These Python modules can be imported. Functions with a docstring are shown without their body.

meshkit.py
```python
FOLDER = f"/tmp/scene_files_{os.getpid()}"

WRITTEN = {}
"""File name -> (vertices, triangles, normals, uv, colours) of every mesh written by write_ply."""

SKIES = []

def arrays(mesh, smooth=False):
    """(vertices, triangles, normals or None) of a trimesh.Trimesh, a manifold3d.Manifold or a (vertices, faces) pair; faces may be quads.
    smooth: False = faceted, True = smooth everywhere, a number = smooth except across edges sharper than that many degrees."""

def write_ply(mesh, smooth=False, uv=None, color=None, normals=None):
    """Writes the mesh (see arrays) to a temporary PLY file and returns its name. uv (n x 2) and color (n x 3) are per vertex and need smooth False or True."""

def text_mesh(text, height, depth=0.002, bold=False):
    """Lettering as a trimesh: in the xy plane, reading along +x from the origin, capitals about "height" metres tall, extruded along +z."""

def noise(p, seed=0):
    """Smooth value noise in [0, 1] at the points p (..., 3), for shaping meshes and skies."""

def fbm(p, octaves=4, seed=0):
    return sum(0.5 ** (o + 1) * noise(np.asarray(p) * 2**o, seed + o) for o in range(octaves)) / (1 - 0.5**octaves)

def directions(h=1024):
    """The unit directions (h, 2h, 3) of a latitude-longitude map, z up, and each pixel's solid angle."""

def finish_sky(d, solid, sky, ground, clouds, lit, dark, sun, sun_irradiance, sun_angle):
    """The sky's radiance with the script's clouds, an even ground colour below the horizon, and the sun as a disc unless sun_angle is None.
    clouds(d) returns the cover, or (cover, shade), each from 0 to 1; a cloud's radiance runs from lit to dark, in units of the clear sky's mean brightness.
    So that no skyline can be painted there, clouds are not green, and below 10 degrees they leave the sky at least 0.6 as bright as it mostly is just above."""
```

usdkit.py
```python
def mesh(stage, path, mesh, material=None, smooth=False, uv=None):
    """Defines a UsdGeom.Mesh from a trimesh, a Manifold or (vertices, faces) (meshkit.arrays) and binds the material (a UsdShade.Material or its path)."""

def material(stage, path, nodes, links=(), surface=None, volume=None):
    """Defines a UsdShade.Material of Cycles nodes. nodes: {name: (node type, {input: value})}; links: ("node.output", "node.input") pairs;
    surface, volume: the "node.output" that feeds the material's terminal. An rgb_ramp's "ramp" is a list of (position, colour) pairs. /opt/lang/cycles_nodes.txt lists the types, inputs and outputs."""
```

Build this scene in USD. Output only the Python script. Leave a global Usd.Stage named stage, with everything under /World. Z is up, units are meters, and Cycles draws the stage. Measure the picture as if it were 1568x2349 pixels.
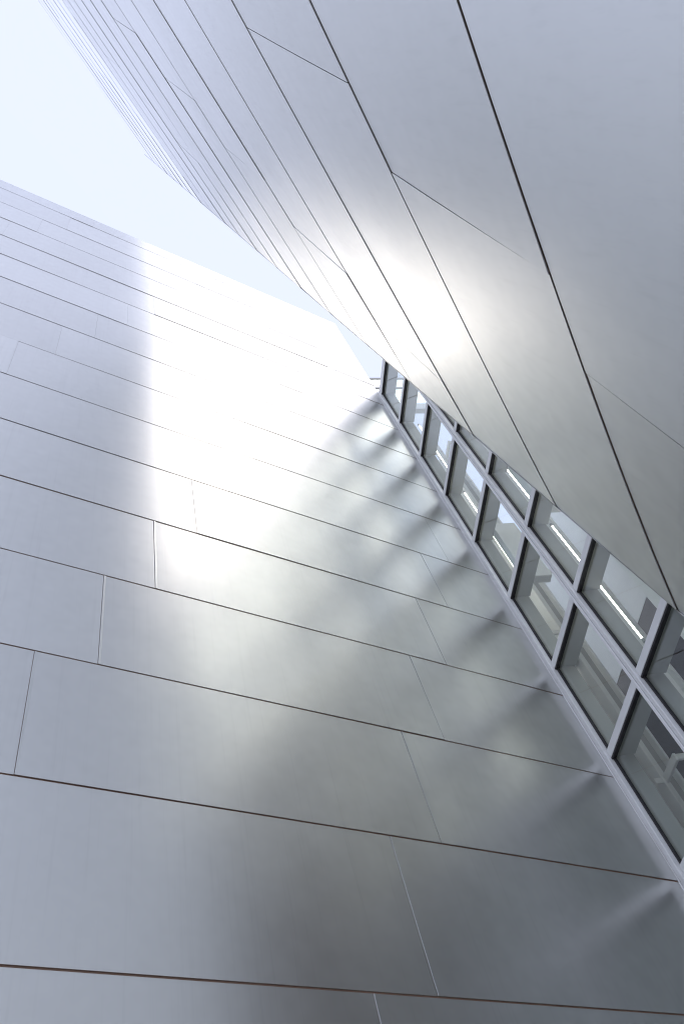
import math, random
import numpy as np
import trimesh
import usdkit, meshkit
from pxr import Usd, UsdGeom, UsdLux, UsdShade, Gf, Sdf

stage = Usd.Stage.CreateInMemory()
UsdGeom.SetStageUpAxis(stage, UsdGeom.Tokens.z)
UsdGeom.SetStageMetersPerUnit(stage, 1.0)
WORLD = UsdGeom.Xform.Define(stage, '/World')
stage.SetDefaultPrim(WORLD.GetPrim())
UsdGeom.Scope.Define(stage, '/World/Looks')
rng = np.random.default_rng(11)

# ------------------------------------------------------------------ camera
EYE = np.array([0.0, 0.0, 1.6])
FPX = 1829.0                       # focal length in 1568ths of the picture's width
def unit(v):
    v = np.asarray(v, float)
    return v / np.linalg.norm(v)
_zen = unit([324 - 784, -(30 - 1174.5), -FPX])          # where plumb lines meet, in camera axes
_fwd = np.array([0, 0, -1.0])
_y = unit(_fwd - (_fwd @ _zen) * _zen)
ROT = np.stack([np.cross(_y, _zen), _y, _zen])           # camera axes -> world
cam = UsdGeom.Camera.Define(stage, '/World/camera')
cam.CreateHorizontalApertureAttr(24.0)
cam.CreateVerticalApertureAttr(24.0 * 1024 / 683)
cam.CreateFocalLengthAttr(24.0 * FPX / 1568)
cam.CreateClippingRangeAttr(Gf.Vec2f(0.05, 5000))
cam.CreateExposureAttr(-0.29)
m = Gf.Matrix4d(1)
for i in range(3):
    m.SetRow(i, Gf.Vec4d(*ROT[:, i], 0))
m.SetRow(3, Gf.Vec4d(*EYE, 1))
cam.AddTransformOp().Set(m)

# ------------------------------------------------------------------ sky and sun
SUN_AZ, SUN_EL = 109.0, 56.0       # degrees from +y towards +x, and above the horizon
SUN_I, SKY_S = 0.15, 0.145
def azv(a):
    return np.array([math.sin(math.radians(a)), math.cos(math.radians(a)), 0.0])
SUN = azv(SUN_AZ) * math.cos(math.radians(SUN_EL)) + np.array([0, 0, math.sin(math.radians(SUN_EL))])
usdkit.material(stage, '/World/Looks/sky_mat', {
    's': ('sky_texture', {'sky_type': 'single_scattering', 'sun_disc': False, 'sun_elevation': math.radians(SUN_EL),
                          'sun_rotation': math.atan2(SUN[0], SUN[1]), 'aerosol_density': 0.3}),
    'v': ('mix_color', {'fac': 0.72, 'b': (9.6, 10.2, 13.0), 'use_clamp': False}),
    'b': ('background_shader', {'strength': SKY_S})}, [('s.color', 'v.a'), ('v.result', 'b.color')], surface='b.background')
dome = UsdLux.DomeLight.Define(stage, '/World/sky')
UsdShade.MaterialBindingAPI.Apply(dome.GetPrim()).Bind(UsdShade.Material.Get(stage, '/World/Looks/sky_mat'))
dome.GetPrim().SetCustomDataByKey('label', 'pale hazy daylight sky above the metal walls')
dome.GetPrim().SetCustomDataByKey('category', 'sky')
dome.GetPrim().SetCustomDataByKey('kind', 'structure')
sun = UsdLux.DistantLight.Define(stage, '/World/sun')
sun.CreateIntensityAttr(SUN_I); sun.CreateAngleAttr(24.0); sun.CreateNormalizeAttr(True)
sun.CreateColorAttr(Gf.Vec3f(1.0, 0.90, 0.76))
_z = SUN; _x = unit(np.cross([0, 0, 1.0], _z)); _yy = np.cross(_z, _x)
m = Gf.Matrix4d(1)
for i, r in enumerate((_x, _yy, _z)):
    m.SetRow(i, Gf.Vec4d(*r, 0))
sun.AddTransformOp().Set(m)

# ------------------------------------------------------------------ helpers
_names = {}
ORIG = {}
def path(parent, name):
    k = (str(parent), name)
    n = _names.get(k, 0); _names[k] = n + 1
    return f'{parent}/{name}' + (f'_{n:03d}' if n else '')
def tag(prim, label=None, category=None, group=None, kind=None):
    for k, v in (('label', label), ('category', category), ('group', group), ('kind', kind)):
        if v: prim.SetCustomDataByKey(k, v)
def thing(name, label, category, group=None, kind=None, loc=(0, 0, 0)):
    x = UsdGeom.Xform.Define(stage, path('/World', name))
    x.AddTranslateOp().Set(Gf.Vec3d(*map(float, loc)))
    ORIG[str(x.GetPath())] = np.asarray(loc, float)
    tag(x.GetPrim(), label, category, group, kind)
    return x
def obj(name, mesh, mat, parent=None, smooth=False, **kw):
    """One Mesh prim; vertices are given in world axes, the parent's origin is taken off."""
    pp = parent.GetPath() if parent is not None else '/World'
    off = ORIG.get(str(pp), np.zeros(3))
    v, f = (mesh.vertices, mesh.faces) if hasattr(mesh, 'vertices') else mesh
    p = path(pp, name)
    q = usdkit.mesh(stage, p, (np.asarray(v, float) - off, f), LOOK[mat], smooth=smooth)
    ORIG[p] = off
    if kw: tag(q.GetPrim(), **kw)
    return q
def box_axes(o, ax, ay, az_, lo, hi):
    """A box from lo to hi along three axes out of o."""
    v = np.array([[x, y, z] for x in (lo[0], hi[0]) for y in (lo[1], hi[1]) for z in (lo[2], hi[2])], float)
    v = o + v[:, :1] * ax + v[:, 1:2] * ay + v[:, 2:] * az_
    f = np.array([[0, 1, 3], [0, 3, 2], [4, 6, 7], [4, 7, 5], [0, 4, 5], [0, 5, 1], [2, 3, 7], [2, 7, 6], [0, 2, 6], [0, 6, 4], [1, 5, 7], [1, 7, 3]])
    if np.linalg.det(np.stack([ax, ay, az_])) < 0: f = f[:, ::-1]
    return trimesh.Trimesh(v, f, process=False)
def bevel_box(o, ax, ay, az_, lo, hi, r=0.003):
    lo, hi = np.array(lo, float), np.array(hi, float)
    pts = []
    for sx in (0, 1):
        for sy in (0, 1):
            for sz in (0, 1):
                c = np.where([sx, sy, sz], hi, lo); d = np.where([sx, sy, sz], -r, r)
                for k in range(3):
                    q = c + d; q[k] = c[k]; pts.append(q)
    h = trimesh.convex.convex_hull(np.array(pts))
    v = h.vertices
    v = o + v[:, :1] * ax + v[:, 1:2] * ay + v[:, 2:] * az_
    f = h.faces if np.linalg.det(np.stack([ax, ay, az_])) > 0 else h.faces[:, ::-1]
    return trimesh.Trimesh(v, f, process=False)
cat = trimesh.util.concatenate

# ------------------------------------------------------------------ materials
LOOK = {}
def look(name, nodes, links, surface='p.BSDF'):
    LOOK[name] = usdkit.material(stage, '/World/Looks/' + name, nodes, links, surface=surface)
def steel(name, base, rough, bump=0.10):
    """Brushed stainless sheet: a soft mirror with uneven grain, faint waviness and dirt."""
    look(name, {
        'g': ('geometry', {}), 'oi': ('object_info', {}),
        'n1': ('noise_texture', {'scale': 1.1, 'detail': 4.0, 'roughness': 0.6}),
        'mp': ('mapping', {'scale': (22.0, 22.0, 0.5)}),
        'n2': ('noise_texture', {'scale': 1.6, 'detail': 5.0, 'roughness': 0.65}),
        'n3': ('noise_texture', {'scale': 420.0, 'detail': 2.0}),
        'r1': ('map_range', {'from_min': 0.3, 'from_max': 0.7, 'to_min': rough - 0.02, 'to_max': rough + 0.03}),
        'r2': ('map_range', {'from_min': 0.54, 'from_max': 0.78, 'to_min': 0.0, 'to_max': 0.13}),
        'c': ('mix_color', {'a': base, 'b': tuple(x * 0.55 for x in base)}),
        'tn': ('map_range', {'from_min': 0.0, 'from_max': 1.0, 'to_min': 0.97, 'to_max': 1.03}),
        'c2': ('vector_math', {'math_type': 'scale'}),
        'nw': ('noise_texture', {'scale': 0.9, 'detail': 1.0}),
        'b0': ('bump', {'strength': 0.12, 'distance': 0.006}),
        'b': ('bump', {'strength': bump, 'distance': 0.0006}),
        'p': ('principled_bsdf', {'metallic': 1.0, 'distribution': 'multi_ggx'})},
        [('g.position', 'n1.vector'), ('g.position', 'mp.vector'), ('mp.vector', 'n2.vector'), ('g.position', 'n3.vector'), ('g.position', 'nw.vector'),
         ('n1.fac', 'r1.value'), ('r1.result', 'p.roughness'), ('n2.fac', 'r2.value'), ('r2.result', 'c.fac'),
         ('oi.random', 'tn.value'), ('c.result', 'c2.vector1'), ('tn.result', 'c2.scale'), ('c2.vector', 'p.base_color'),
         ('nw.fac', 'b0.height'), ('n3.fac', 'b.height'), ('b0.normal', 'b.normal'), ('b.normal', 'p.normal')])
steel('brushed_steel', (0.758, 0.762, 0.745), 0.315)
steel('sail_steel', (0.765, 0.770, 0.750), 0.295)
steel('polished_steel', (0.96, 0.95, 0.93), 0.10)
def plain(name, base, rough=0.6, metallic=0.0, scale=6.0, amt=0.12, bump=0.05):
    look(name, {
        'g': ('geometry', {}), 'n': ('noise_texture', {'scale': scale, 'detail': 5.0, 'roughness': 0.6}),
        'r': ('map_range', {'from_min': 0.3, 'from_max': 0.7, 'to_min': 0.0, 'to_max': 1.0}),
        'c': ('mix_color', {'a': tuple(x * (1 - amt) for x in base), 'b': tuple(min(1, x * (1 + amt)) for x in base)}),
        'n2': ('noise_texture', {'scale': scale * 40, 'detail': 2.0}), 'b': ('bump', {'strength': bump, 'distance': 0.001}),
        'p': ('principled_bsdf', {'metallic': metallic, 'roughness': rough})},
        [('g.position', 'n.vector'), ('n.fac', 'r.value'), ('r.result', 'c.fac'), ('c.result', 'p.base_color'),
         ('g.position', 'n2.vector'), ('n2.fac', 'b.height'), ('b.normal', 'p.normal')])
plain('seam_membrane', (0.42, 0.28, 0.21), 0.7)
plain('frame_paint', (0.77, 0.775, 0.76), 0.42, 0.2, 3.0, 0.05)
plain('gasket', (0.022, 0.020, 0.022), 0.6)
plain('cap_side', (0.09, 0.05, 0.045), 0.5)
plain('white_paint', (0.89, 0.885, 0.86), 0.65, 0.0, 2.0, 0.04)
plain('grey_paint', (0.50, 0.49, 0.46), 0.6, 0.0, 2.0, 0.05)
plain('brown_soffit', (0.20, 0.17, 0.155), 0.8, 0.0, 2.0, 0.08)
plain('fixture_white', (0.78, 0.82, 0.85), 0.3)
look('lit_tube', {'e': ('emission', {'color': (1.0, 0.97, 0.92), 'strength': 10.0})}, [], surface='e.emission')
plain('dark_metal', (0.05, 0.05, 0.055), 0.4, 0.6)
plain('paving', (0.52, 0.50, 0.47), 0.85, 0.0, 0.6, 0.2, 0.3)
plain('limestone', (0.52, 0.48, 0.42), 0.85, 0.0, 1.0, 0.12, 0.2)
def glass(name, tint, r0=0.045):
    """A clear pane: mirror reflection by Schlick's curve on either face, the rest passes straight through."""
    look(name, {'g': ('geometry', {}), 'd': ('vector_math', {'math_type': 'dot_product'}), 'a': ('math', {'math_type': 'absolute'}),
                'o': ('math', {'math_type': 'subtract', 'value1': 1.0}), 'w': ('math', {'math_type': 'power', 'value2': 5.0}),
                'k': ('math', {'math_type': 'multiply_add', 'value2': 1 - r0, 'value3': r0}),
                't': ('transparent_bsdf', {'color': tint}), 'gl': ('glossy_bsdf', {'color': (0.97, 0.98, 0.98), 'roughness': 0.0}), 'm': ('mix_closure', {})},
         [('g.normal', 'd.vector1'), ('g.incoming', 'd.vector2'), ('d.value', 'a.value1'), ('a.value', 'o.value2'), ('o.value', 'w.value1'),
          ('w.value', 'k.value1'), ('k.value', 'm.fac'), ('t.BSDF', 'm.closure1'), ('gl.BSDF', 'm.closure2')], surface='m.closure')
glass('window_glass', (0.945, 0.983, 0.966))

# ------------------------------------------------------------------ layout
D = 6.0                                        # metres from the camera's plumb line to the inner corner
UP = np.array([0, 0, 1.0])
CORNER = EYE + azv(12.0) * D; CORNER[2] = 0.0
H1, N1 = azv(45.0), azv(135.0)                 # the steel wall runs along H1 and faces N1
H3, N3 = azv(157.0), azv(247.0)                # the glass wall runs along H3 and faces N3
def w1(s, z, out=0.0):                         # s, z in units of D above eye level
    return CORNER + H1 * s * D + N1 * out + UP * (EYE[2] + z * D)

# ---- ground
g = 400.0
gv = np.array([[-g, -g, 0], [g, -g, 0], [g, g, 0], [-g, g, 0]], float)
obj('ground', (gv, np.array([[0, 1, 2], [0, 2, 3]])), 'paving', label='pale stone paving of the forecourt under the walls', category='ground', kind='structure')

def grid_sheet(fn, nu, nv, th=0.004):
    """Sheet over a unit square (nu x nv), with a rim folded back."""
    us = np.linspace(0, 1, nu + 1); vs = np.linspace(0, 1, nv + 1)
    front = np.array([[fn(u, v, 0.0) for u in us] for v in vs]).reshape(-1, 3)
    back = np.array([[fn(u, v, -th) for u in us] for v in vs]).reshape(-1, 3)
    n = nu + 1; f = []
    for j in range(nv):
        for i in range(nu):
            a = j * n + i
            f += [[a, a + 1, a + n + 1], [a, a + n + 1, a + n]]
    rim = [i for i in range(n)] + [j * n + nu for j in range(1, nv + 1)] + [nv * n + i for i in range(nu - 1, -1, -1)] + [j * n for j in range(nv - 1, 0, -1)]
    N = len(front); M = len(rim)
    v = np.vstack([front, front[rim], back[rim]])
    for i in range(M):
        a, b = N + i, N + (i + 1) % M
        f += [[b, a, a + M], [b, a + M, b + M]]
    return trimesh.Trimesh(v, np.array(f)[:, ::-1], process=False), trimesh.Trimesh(v, np.array(f), process=False)
# ---- steel wall on the left
wall = thing('steel_wall', 'broad flat wall of brushed steel panels filling the left and bottom', 'wall')
Z1 = [0.4625 - 0.152 * 5, 0.4625 - 0.152 * 4, 0.4625 - 0.152 * 3, 0.4625 - 0.152 * 2, 0.3085, 0.4625, 0.6145, 0.7665, 0.919, 1.071, 1.223, 1.372, 1.523, 1.670, 1.817, 1.957, 2.101, 2.242, 2.390, 2.478]
SL = -0.0205
zb = (-EYE[2] + 0.02) / D
L1, ST1 = 0.4145, 0.0612
S_END = -1.75
def zrow(i, s): return max(Z1[i] + SL * s, zb)
GAP, VG = 0.0048, 0.0016
for i in range(len(Z1) - 1):
    j = i - 4                                   # 0 = the row above the lowest seam seen
    s0 = -0.403 + ST1 * j
    k0 = math.floor((0 - s0) / L1)
    cuts = [-0.003] + [s0 + L1 * k for k in range(k0, -12, -1) if -1.75 < s0 + L1 * k < -0.02] + [S_END]
    for b, a in zip(cuts[:-1], cuts[1:]):
        if zrow(i + 1, a) - zrow(i, a) < 0.01: continue
        g0, gv_ = GAP, (VG if i < 9 else 0.0006)
        t = rng.normal(0, 0.0013, 4); pil = rng.normal(0.0010, 0.0011); ph = rng.uniform(0, 6.28); lo_ = g0 / D; sg = gv_ / D
        def fn(u, v, o, a=a, b=b, i=i, t=t, pil=pil, ph=ph, lo_=lo_, sg=sg):
            s_ = (a + sg) * (1 - u) + (b - sg) * u
            z0_, z1_ = zrow(i, s_) + lo_, zrow(i + 1, s_) - lo_
            w = (t[0] * (1 - u) + t[1] * u) * (1 - v) + (t[3] * (1 - u) + t[2] * u) * v
            w += pil * math.sin(math.pi * u) * math.sin(math.pi * v) + 0.0004 * math.sin(5 * u + ph)
            return w1(s_, z0_ * (1 - v) + z1_ * v, 0.020 - 0.003 * v + w + o)
        obj('panel', grid_sheet(fn, 8, 3)[0], 'brushed_steel', wall, smooth=25)
        if i <= 8 and a > S_END:
            za, zc = zrow(i, a) * D + 0.006, zrow(i + 1, a) * D - 0.006
            o_ = w1(a, 0, 0.0205)
            tilt = unit(N1 + H1 * 0.10)
            obj('joint_strip', bevel_box(o_, unit(np.cross(UP, tilt)) * -1 if np.cross(UP, tilt) @ H1 < 0 else unit(np.cross(UP, tilt)), tilt, UP, (0.003, -0.004, za), (0.016, 0.0012, zc), 0.0004), 'brushed_steel', wall)
# backing with the seams' dark membrane
bk = []
for out0, out1 in ((-0.30, 0.0115),):
    v = [w1(S_END, zb, out0), w1(-0.002, zb, out0), w1(-0.002, Z1[-1] - 0.002, out0), w1(S_END, zrow(len(Z1) - 1, S_END) - 0.002, out0),
         w1(S_END, zb, out1), w1(-0.002, zb, out1), w1(-0.002, Z1[-1] - 0.002, out1), w1(S_END, zrow(len(Z1) - 1, S_END) - 0.002, out1)]
    f = [[0, 2, 1], [0, 3, 2], [4, 5, 6], [4, 6, 7], [0, 1, 5], [0, 5, 4], [1, 2, 6], [1, 6, 5], [2, 3, 7], [2, 7, 6], [3, 0, 4], [3, 4, 7]]
    bk.append(trimesh.Trimesh(np.array(v), np.array(f), process=False))
obj('backing', cat(bk), 'seam_membrane', wall)
cv = [w1(S_END, zrow(len(Z1) - 1, S_END), -0.31), w1(-0.001, Z1[-1], -0.31), w1(-0.001, Z1[-1], 0.0155), w1(S_END, zrow(len(Z1) - 1, S_END), 0.0155)]
cvv = np.array(cv + [c + UP * 0.025 for c in cv])
obj('coping', trimesh.Trimesh(cvv, np.array([[0, 2, 1], [0, 3, 2], [4, 5, 6], [4, 6, 7], [0, 1, 5], [0, 5, 4], [1, 2, 6], [1, 6, 5], [2, 3, 7], [2, 7, 6], [3, 0, 4], [3, 4, 7]])), 'brushed_steel', wall)

# ---- overhanging steel sail on the right
P2 = 0.1513 * D * 1.0                           # its row pitch
V2, U2 = azv(12.7), azv(102.7)                  # along its seams, and out of its back
K_TOP = 20
def s2(k, v, out=0.0):
    """Point of the sail at seam k (0 = the rightmost seam seen), v along the seam in pitches."""
    lin = 0.6115 - 0.1215 * k
    ex = 0.0312 * max(0.0, 3.04 - v) ** 1.6 * (0.48 ** k if k > -2.5 else 0.48 ** -2.5)
    bend = 0.0
    if k > 12: bend = 0.0 * (k - 12) ** 2
    p = V2 * v + U2 * (lin + ex + bend) + UP * (2.45 + k)
    return EYE + p * P2 - out * U2
def vend(k): return 3.036 - 0.033 * k if k < 1 else 3.005 - 0.0315 * (k - 1) - 0.0
sail = thing('steel_sail', 'overhanging curved sail of brushed steel panels across the top right', 'wall')
L2 = 2.63
JOINT = {6: -0.11, 5: 0.50, 4: 1.12, 3: 1.73, 2: 2.31, 1: 0.30, 0: 0.97, -1: 1.67, 11: -0.48, 10: 0.14, 9: 0.72, 8: 1.34, 7: 1.92}
K_LO, V_LO = -3, -4.0
for r in range(K_LO, K_TOP):
    vu = JOINT.get(r, -0.11 + 0.607 * (6 - r))
    vu -= L2 * math.floor((vu - V_LO) / L2)
    ups = [vu + L2 * q for q in range(0, 5) if vu + L2 * q < vend(r + 1) - 0.12]
    lowx = 0.29 if r <= 1 else 0.20
    eu = [V_LO] + [u for u in ups if u > V_LO + 0.1] + [vend(r + 1)]
    el = [V_LO] + [u + lowx for u in ups if u > V_LO + 0.1] + [vend(r)]
    for q in range(len(eu) - 1):
        ga, gk = 0.0020 / P2, 0.0043 / P2
        a0, a1, b0, b1 = el[q] + ga, el[q + 1] - ga, eu[q] + ga, eu[q + 1] - ga
        t = rng.normal(0, 0.0011, 4); pil = rng.normal(0.0010, 0.0011)
        def fn(u, v, o, r=r, a0=a0, a1=a1, b0=b0, b1=b1, t=t, pil=pil):
            k = r + gk + (1 - 2 * gk) * v
            w = (t[0] * (1 - u) + t[1] * u) * (1 - v) + (t[2] * (1 - u) + t[3] * u) * v + pil * math.sin(math.pi * u) * math.sin(math.pi * v)
            return s2(k, (a0 * (1 - u) + a1 * u) * (1 - v) + (b0 * (1 - u) + b1 * u) * v, 0.020 - 0.003 * v + w + o)
        obj('panel', grid_sheet(fn, 8, 3)[0], 'polished_steel' if r >= 12 else 'sail_steel', sail, smooth=25)
us = np.linspace(0, 1, 21); ks = np.linspace(K_LO, K_TOP, 45)
def slab(o, v0, inset):
    return np.array([[s2(k, V_LO * (1 - u) + (vend(k) - inset) * u, o) for u in us] for k in ks])
fr, ba = slab(0.0118, V_LO, 0.004).reshape(-1, 3), slab(-0.16, V_LO, 0.03).reshape(-1, 3)
n = len(us); N = len(fr); f = []
for j in range(len(ks) - 1):
    for i in range(n - 1):
        a = j * n + i
        f += [[a, a + n + 1, a + 1], [a, a + n, a + n + 1], [N + a, N + a + 1, N + a + n + 1], [N + a, N + a + n + 1, N + a + n]]
rim = [i for i in range(n)] + [j * n + n - 1 for j in range(1, len(ks))] + [(len(ks) - 1) * n + i for i in range(n - 2, -1, -1)] + [j * n for j in range(len(ks) - 2, 0, -1)]
for i in range(len(rim)):
    a, b = rim[i], rim[(i + 1) % len(rim)]
    f += [[a, b, N + b], [a, N + b, N + a]]
obj('backing', trimesh.Trimesh(np.vstack([fr, ba]), np.array(f), process=False), 'seam_membrane', sail)

tv = []
for k in ks:
    tv += [s2(k, vend(k) + 0.001, 0.0215), s2(k, vend(k) + 0.006, 0.0215), s2(k, vend(k) + 0.006, -0.17), s2(k, vend(k) - 0.012, -0.17)]
tf = []
for j in range(len(ks) - 1):
    for q in range(3):
        a = j * 4 + q
        tf += [[a, a + 1, a + 5], [a, a + 5, a + 4]]
obj('edge_trim', trimesh.Trimesh(np.array(tv), np.array(tf), process=False), 'sail_steel', sail)

# ---- glass wall
def w3(s, z, out=0.0): return CORNER + H3 * s * D + N3 * out + UP * (EYE[2] + z * D)
ZT = [1.874 - 0.175 * i for i in range(13)]      # transoms, from the top
TH = 0.0125                                       # transom height in D
MULL = [(0.002, 0.0195)] + [(0.1505 + 0.145 * i, 0.1645 + 0.145 * i) for i in range(9)]
glassw = thing('glass_wall', 'glazed curtain wall with pale aluminium grid between steel wall and sail', 'window')
for mi, (a, b) in enumerate(MULL):
    o = w3(0, 0); lo, hi = zb * D, ZT[0] * D + (0.05 if mi else 0.05)
    w = (b - a) * D
    parts = [bevel_box(o, H3, N3, UP, (a * D, 0.016, lo), (a * D + w * 0.36, 0.060, hi)),
             bevel_box(o, H3, N3, UP, (a * D + w * 0.40, 0.016, lo), (b * D - w * 0.22, 0.052, hi)),
             bevel_box(o, H3, N3, UP, (b * D - w * 0.20, 0.016, lo), (b * D, 0.060, hi)),
             box_axes(o, H3, N3, UP, (a * D, 0.008, lo), (b * D, 0.018, hi))]
    mp = obj('mullion', cat(parts), 'frame_paint', glassw)
    obj('gasket', cat([box_axes(o, H3, N3, UP, (b * D + .0005, 0.0, lo), (b * D + 0.014, 0.022, hi)), box_axes(o, H3, N3, UP, (a * D - 0.014, 0.0, lo), (a * D - .0005, 0.022, hi))][:1 if mi == 0 else 2]), 'gasket', mp)
    obj('inner_tube', bevel_box(o, H3, N3, UP, (a * D + 0.02, -0.19, lo), (b * D - 0.02, -0.004, hi)), 'grey_paint', mp)
for zt in ZT:
    for (a0, a), (b, b1) in zip(MULL[:-1], MULL[1:]):
        o = w3(0, zt - TH)
        if o[2] < 0.1: continue
        x0, x1 = a * D + 0.001, b * D - 0.001
        tp = obj('transom', cat([bevel_box(o, H3, N3, UP, (x0, 0.014, 0), (x1, 0.038, TH * D)), ]), 'frame_paint', glassw)
        obj('gasket', cat([box_axes(o, H3, N3, UP, (x0, -0.002, -0.016), (x1, 0.034, -0.0008)), box_axes(o, H3, N3, UP, (x0, 0.0, TH * D + 0.0008), (x1, 0.02, TH * D + 0.012))]), 'gasket', tp)
        obj('inner_tube', bevel_box(o, H3, N3, UP, (x0, -0.19, 0.012), (x1, -0.006, TH * D - 0.012)), 'grey_paint', tp)
for zt, zl in zip(ZT[:-1], ZT[1:]):
    for (a0, a), (b, b1) in zip(MULL[:-1], MULL[1:]):
        if w3(0, zl)[2] < 0.1: continue
        obj('pane', box_axes(w3(0, 0), H3, N3, UP, (a * D + 0.002, -0.001, zl * D + 0.002), (b * D - 0.002, 0.005, (zt - TH) * D - 0.002)), 'window_glass', glassw)


# ------------------------------------------------------------------ the room behind the glass
def inn(s, q, z):                                # s, q (depth behind the glass), z in metres; z above eye level
    return CORNER + H3 * s - N3 * q + UP * (EYE[2] + z)
O3 = CORNER + UP * EYE[2]
Q3 = -N3
PITCH = 0.145 * D
ROOF = 11.35
SOFF = 7.63
QB = 3.0
S_END3 = 7.95
room = thing('white_hall', 'white room behind the glass wall with soffit and back wall', 'building')
obj('back_wall', box_axes(O3, H3, Q3, UP, (-9.0, QB, SOFF + 0.003), (S_END3, QB + 0.2, 10.6)), 'white_paint', room)
obj('soffit', box_axes(O3, H3, Q3, UP, (-9.0, QB + 0.003, SOFF - 0.3), (S_END3, 7.0, SOFF)), 'brown_soffit', room)
obj('end_wall', box_axes(O3, H3, Q3, UP, (S_END3 + 0.01, 0.25, -1.58), (S_END3 + 0.21, 7.0, ROOF - 0.003)), 'white_paint', room)
obj('end_wall', box_axes(O3, H3, Q3, UP, (-9.2, 0.25, -1.58), (-9.01, 7.0, ROOF - 0.003)), 'white_paint', room)
obj('rear_wall', box_axes(O3, H3, Q3, UP, (-9.0, 7.003, -1.58), (S_END3, 7.2, SOFF)), 'brown_soffit', room)
obj('floor', box_axes(O3, H3, Q3, UP, (-9.0, 0.25, -1.59), (S_END3, 7.0, -1.55)), 'brown_soffit', room)
# the wall behind the steel wall closes the room on the camera's side
obj('inner_wall', box_axes(O3, H3, Q3, UP, (-9.0, 0.06, -1.58), (-0.30, 0.24, ROOF - 0.003)), 'white_paint', room)

sky_roof = thing('skylight_roof', 'white beamed skylight roof seen up through the glass wall', 'roof')
for q0, q1 in ((0.05, 0.25), (6.9, 7.2)):
    obj('roof_slab', box_axes(O3, H3, Q3, UP, (-9.2, q0, ROOF), (S_END3 + 0.21, q1, ROOF + 0.25)), 'white_paint', sky_roof)
for a in np.arange(-9.0, S_END3 - 0.2, PITCH * 2):
    obj('beam', bevel_box(O3, H3, Q3, UP, (a, 0.303, ROOF - 0.02), (a + 0.09, 6.897, ROOF + 0.18), 0.006), 'white_paint', sky_roof)
for q in (1.5, 4.2):
    obj('purlin', bevel_box(O3, H3, Q3, UP, (-9.0, q, ROOF - 0.12), (S_END3, q + 0.12, ROOF - 0.025), 0.006), 'white_paint', sky_roof)

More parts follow.
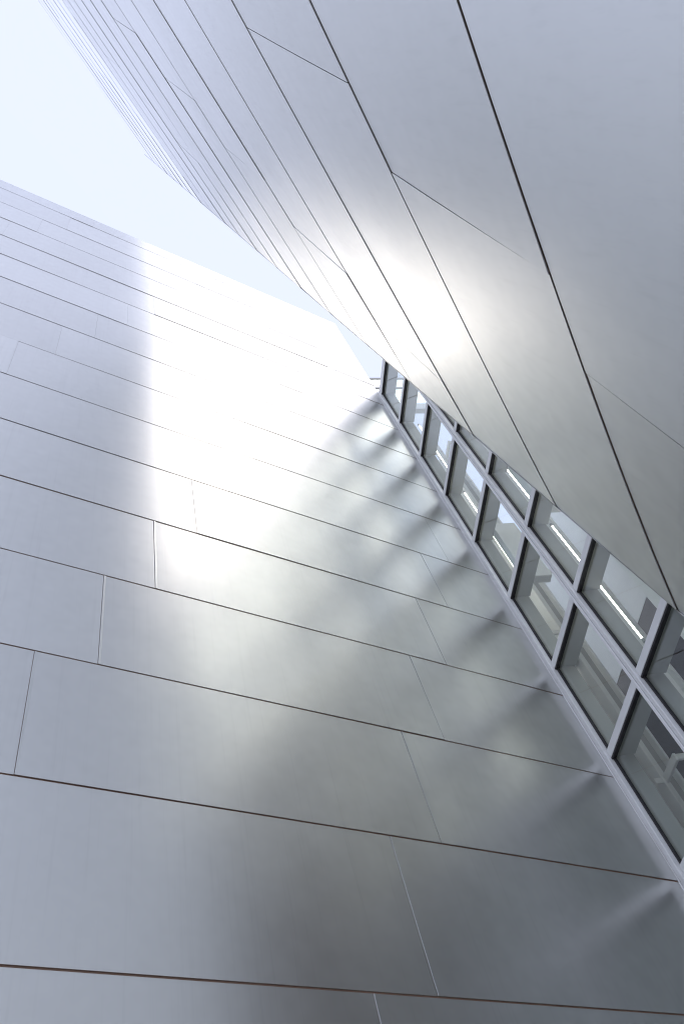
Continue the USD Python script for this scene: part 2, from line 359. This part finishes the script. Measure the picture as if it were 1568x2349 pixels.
ORD = ['first', 'second', 'third', 'fourth', 'fifth', 'sixth', 'seventh', 'eighth']
for bi in range(8):
    b = 0.18 + PITCH * (bi - 3)
    nth = ORD[bi]
    t = thing('steel_post', f'white steel post with short upper fin, {nth} from the left behind the glass wall', 'post', group='white posts behind the glass wall')
    obj('fin', bevel_box(O3, H3, Q3, UP, (b - 0.05, 0.215, 6.12), (b + 0.05, 0.50, 7.15), 0.004), 'white_paint', t)
    top = ROOF - 0.13
    p = b - 0.64                                 # the post itself stands half a metre further in
    obj('front_flange', bevel_box(O3, H3, Q3, UP, (p + 0.04, 1.10, -1.55), (p + 0.24, 1.13, top), 0.004), 'white_paint', t)
    obj('web', box_axes(O3, H3, Q3, UP, (p + 0.125, 1.131, -1.55), (p + 0.155, 1.399, top)), 'grey_paint', t)
    obj('rear_flange', bevel_box(O3, H3, Q3, UP, (p + 0.04, 1.40, -1.55), (p + 0.24, 1.43, top), 0.004), 'white_paint', t)
    obj('front_bar', bevel_box(O3, H3, Q3, UP, (p - 0.34, 0.88, -1.55), (p - 0.21, 0.94, top), 0.004), 'white_paint', t)
    for z in (4.10, 6.2, 10.4):
        obj('tie', bevel_box(O3, H3, Q3, UP, (p - 0.209, 0.90, z), (p + 0.09, 0.93, z + 0.08), 0.004), 'white_paint', t)
        obj('tie', bevel_box(O3, H3, Q3, UP, (p + 0.06, 0.931, z + 0.01), (p + 0.09, 1.099, z + 0.07), 0.004), 'white_paint', t)
        obj('tie', bevel_box(O3, H3, Q3, UP, (p - 0.23, 0.501 if z == 6.2 else 0.80, z + 0.01), (p - 0.212, 0.879, z + 0.07), 0.003), 'white_paint', t)
    if not 1 <= bi <= 6: continue
    c = O3 + H3 * (b - 0.15) + Q3 * 0.30
    for wh, z0, z1 in (('lower', 4.32, 6.03), ('middle', 6.35, 8.2), ('upper', 8.5, 10.2)):
        if bi <= 3 and wh == 'lower': continue
        tb = thing('light_tube', f'{wh} of the slim lit tubes in front of the {nth} white post from the left', 'lamp', group='slim lit tubes behind the glass wall')
        obj('tube', bevel_box(c, H3, Q3, UP, (-0.007, -0.007, z0), (0.007, 0.007, z1), 0.002), 'lit_tube', tb)
        for z in (z0 - 0.041, z1 + 0.001):
            obj('end_cap', bevel_box(c, H3, Q3, UP, (-0.011, -0.011, z), (0.011, 0.011, z + 0.04), 0.003), 'grey_paint', tb)
    for wh, z in (('lower', 5.85), ('upper', 8.35)):
        fx = thing('wall_fixture', f'{wh} square white fixture with dark lens on the {nth} white post from the left', 'fixture', group='small fixtures behind the glass wall')
        o = O3 + H3 * (b - 0.915) + Q3 * 0.825 + UP * z
        obj('housing', bevel_box(o, H3, Q3, UP, (-0.055, -0.035, -0.075), (0.055, 0.035, 0.075), 0.008), 'fixture_white', fx)
        cy = trimesh.creation.cylinder(0.028, 0.012, sections=20)
        M4 = np.eye(4); M4[:3, 0], M4[:3, 1], M4[:3, 2], M4[:3, 3] = H3, UP, N3, o + N3 * 0.0412
        cy.apply_transform(M4)
        obj('lens', cy, 'dark_metal', fx, smooth=30)
        obj('bracket', bevel_box(o, H3, Q3, UP, (-0.03, 0.0352, -0.04), (0.03, 0.0545, 0.04), 0.003), 'grey_paint', fx)

# small glazed parapet that shows beyond the end of the steel wall
def atray(px, py, hor):
    r = ROT @ unit([px - 784, -(py - 1174.5), -FPX])
    return EYE + r / math.hypot(r[0], r[1]) * hor
par = thing('glass_parapet', 'small pale glass parapet with two rails just past the steel wall end', 'parapet')
pa = atray(848, 868, 8.2)
for k, zz in enumerate((0.0, -0.55)):
    obj('rail', bevel_box(pa, Q3, H3, UP, (-0.25, -0.02, zz - 0.05), (1.4, 0.02, zz), 0.004), 'grey_paint', par)
obj('pane', box_axes(pa, Q3, H3, UP, (-0.25, -0.004, -1.4), (1.4, 0.004, -0.052)), 'window_glass', par)
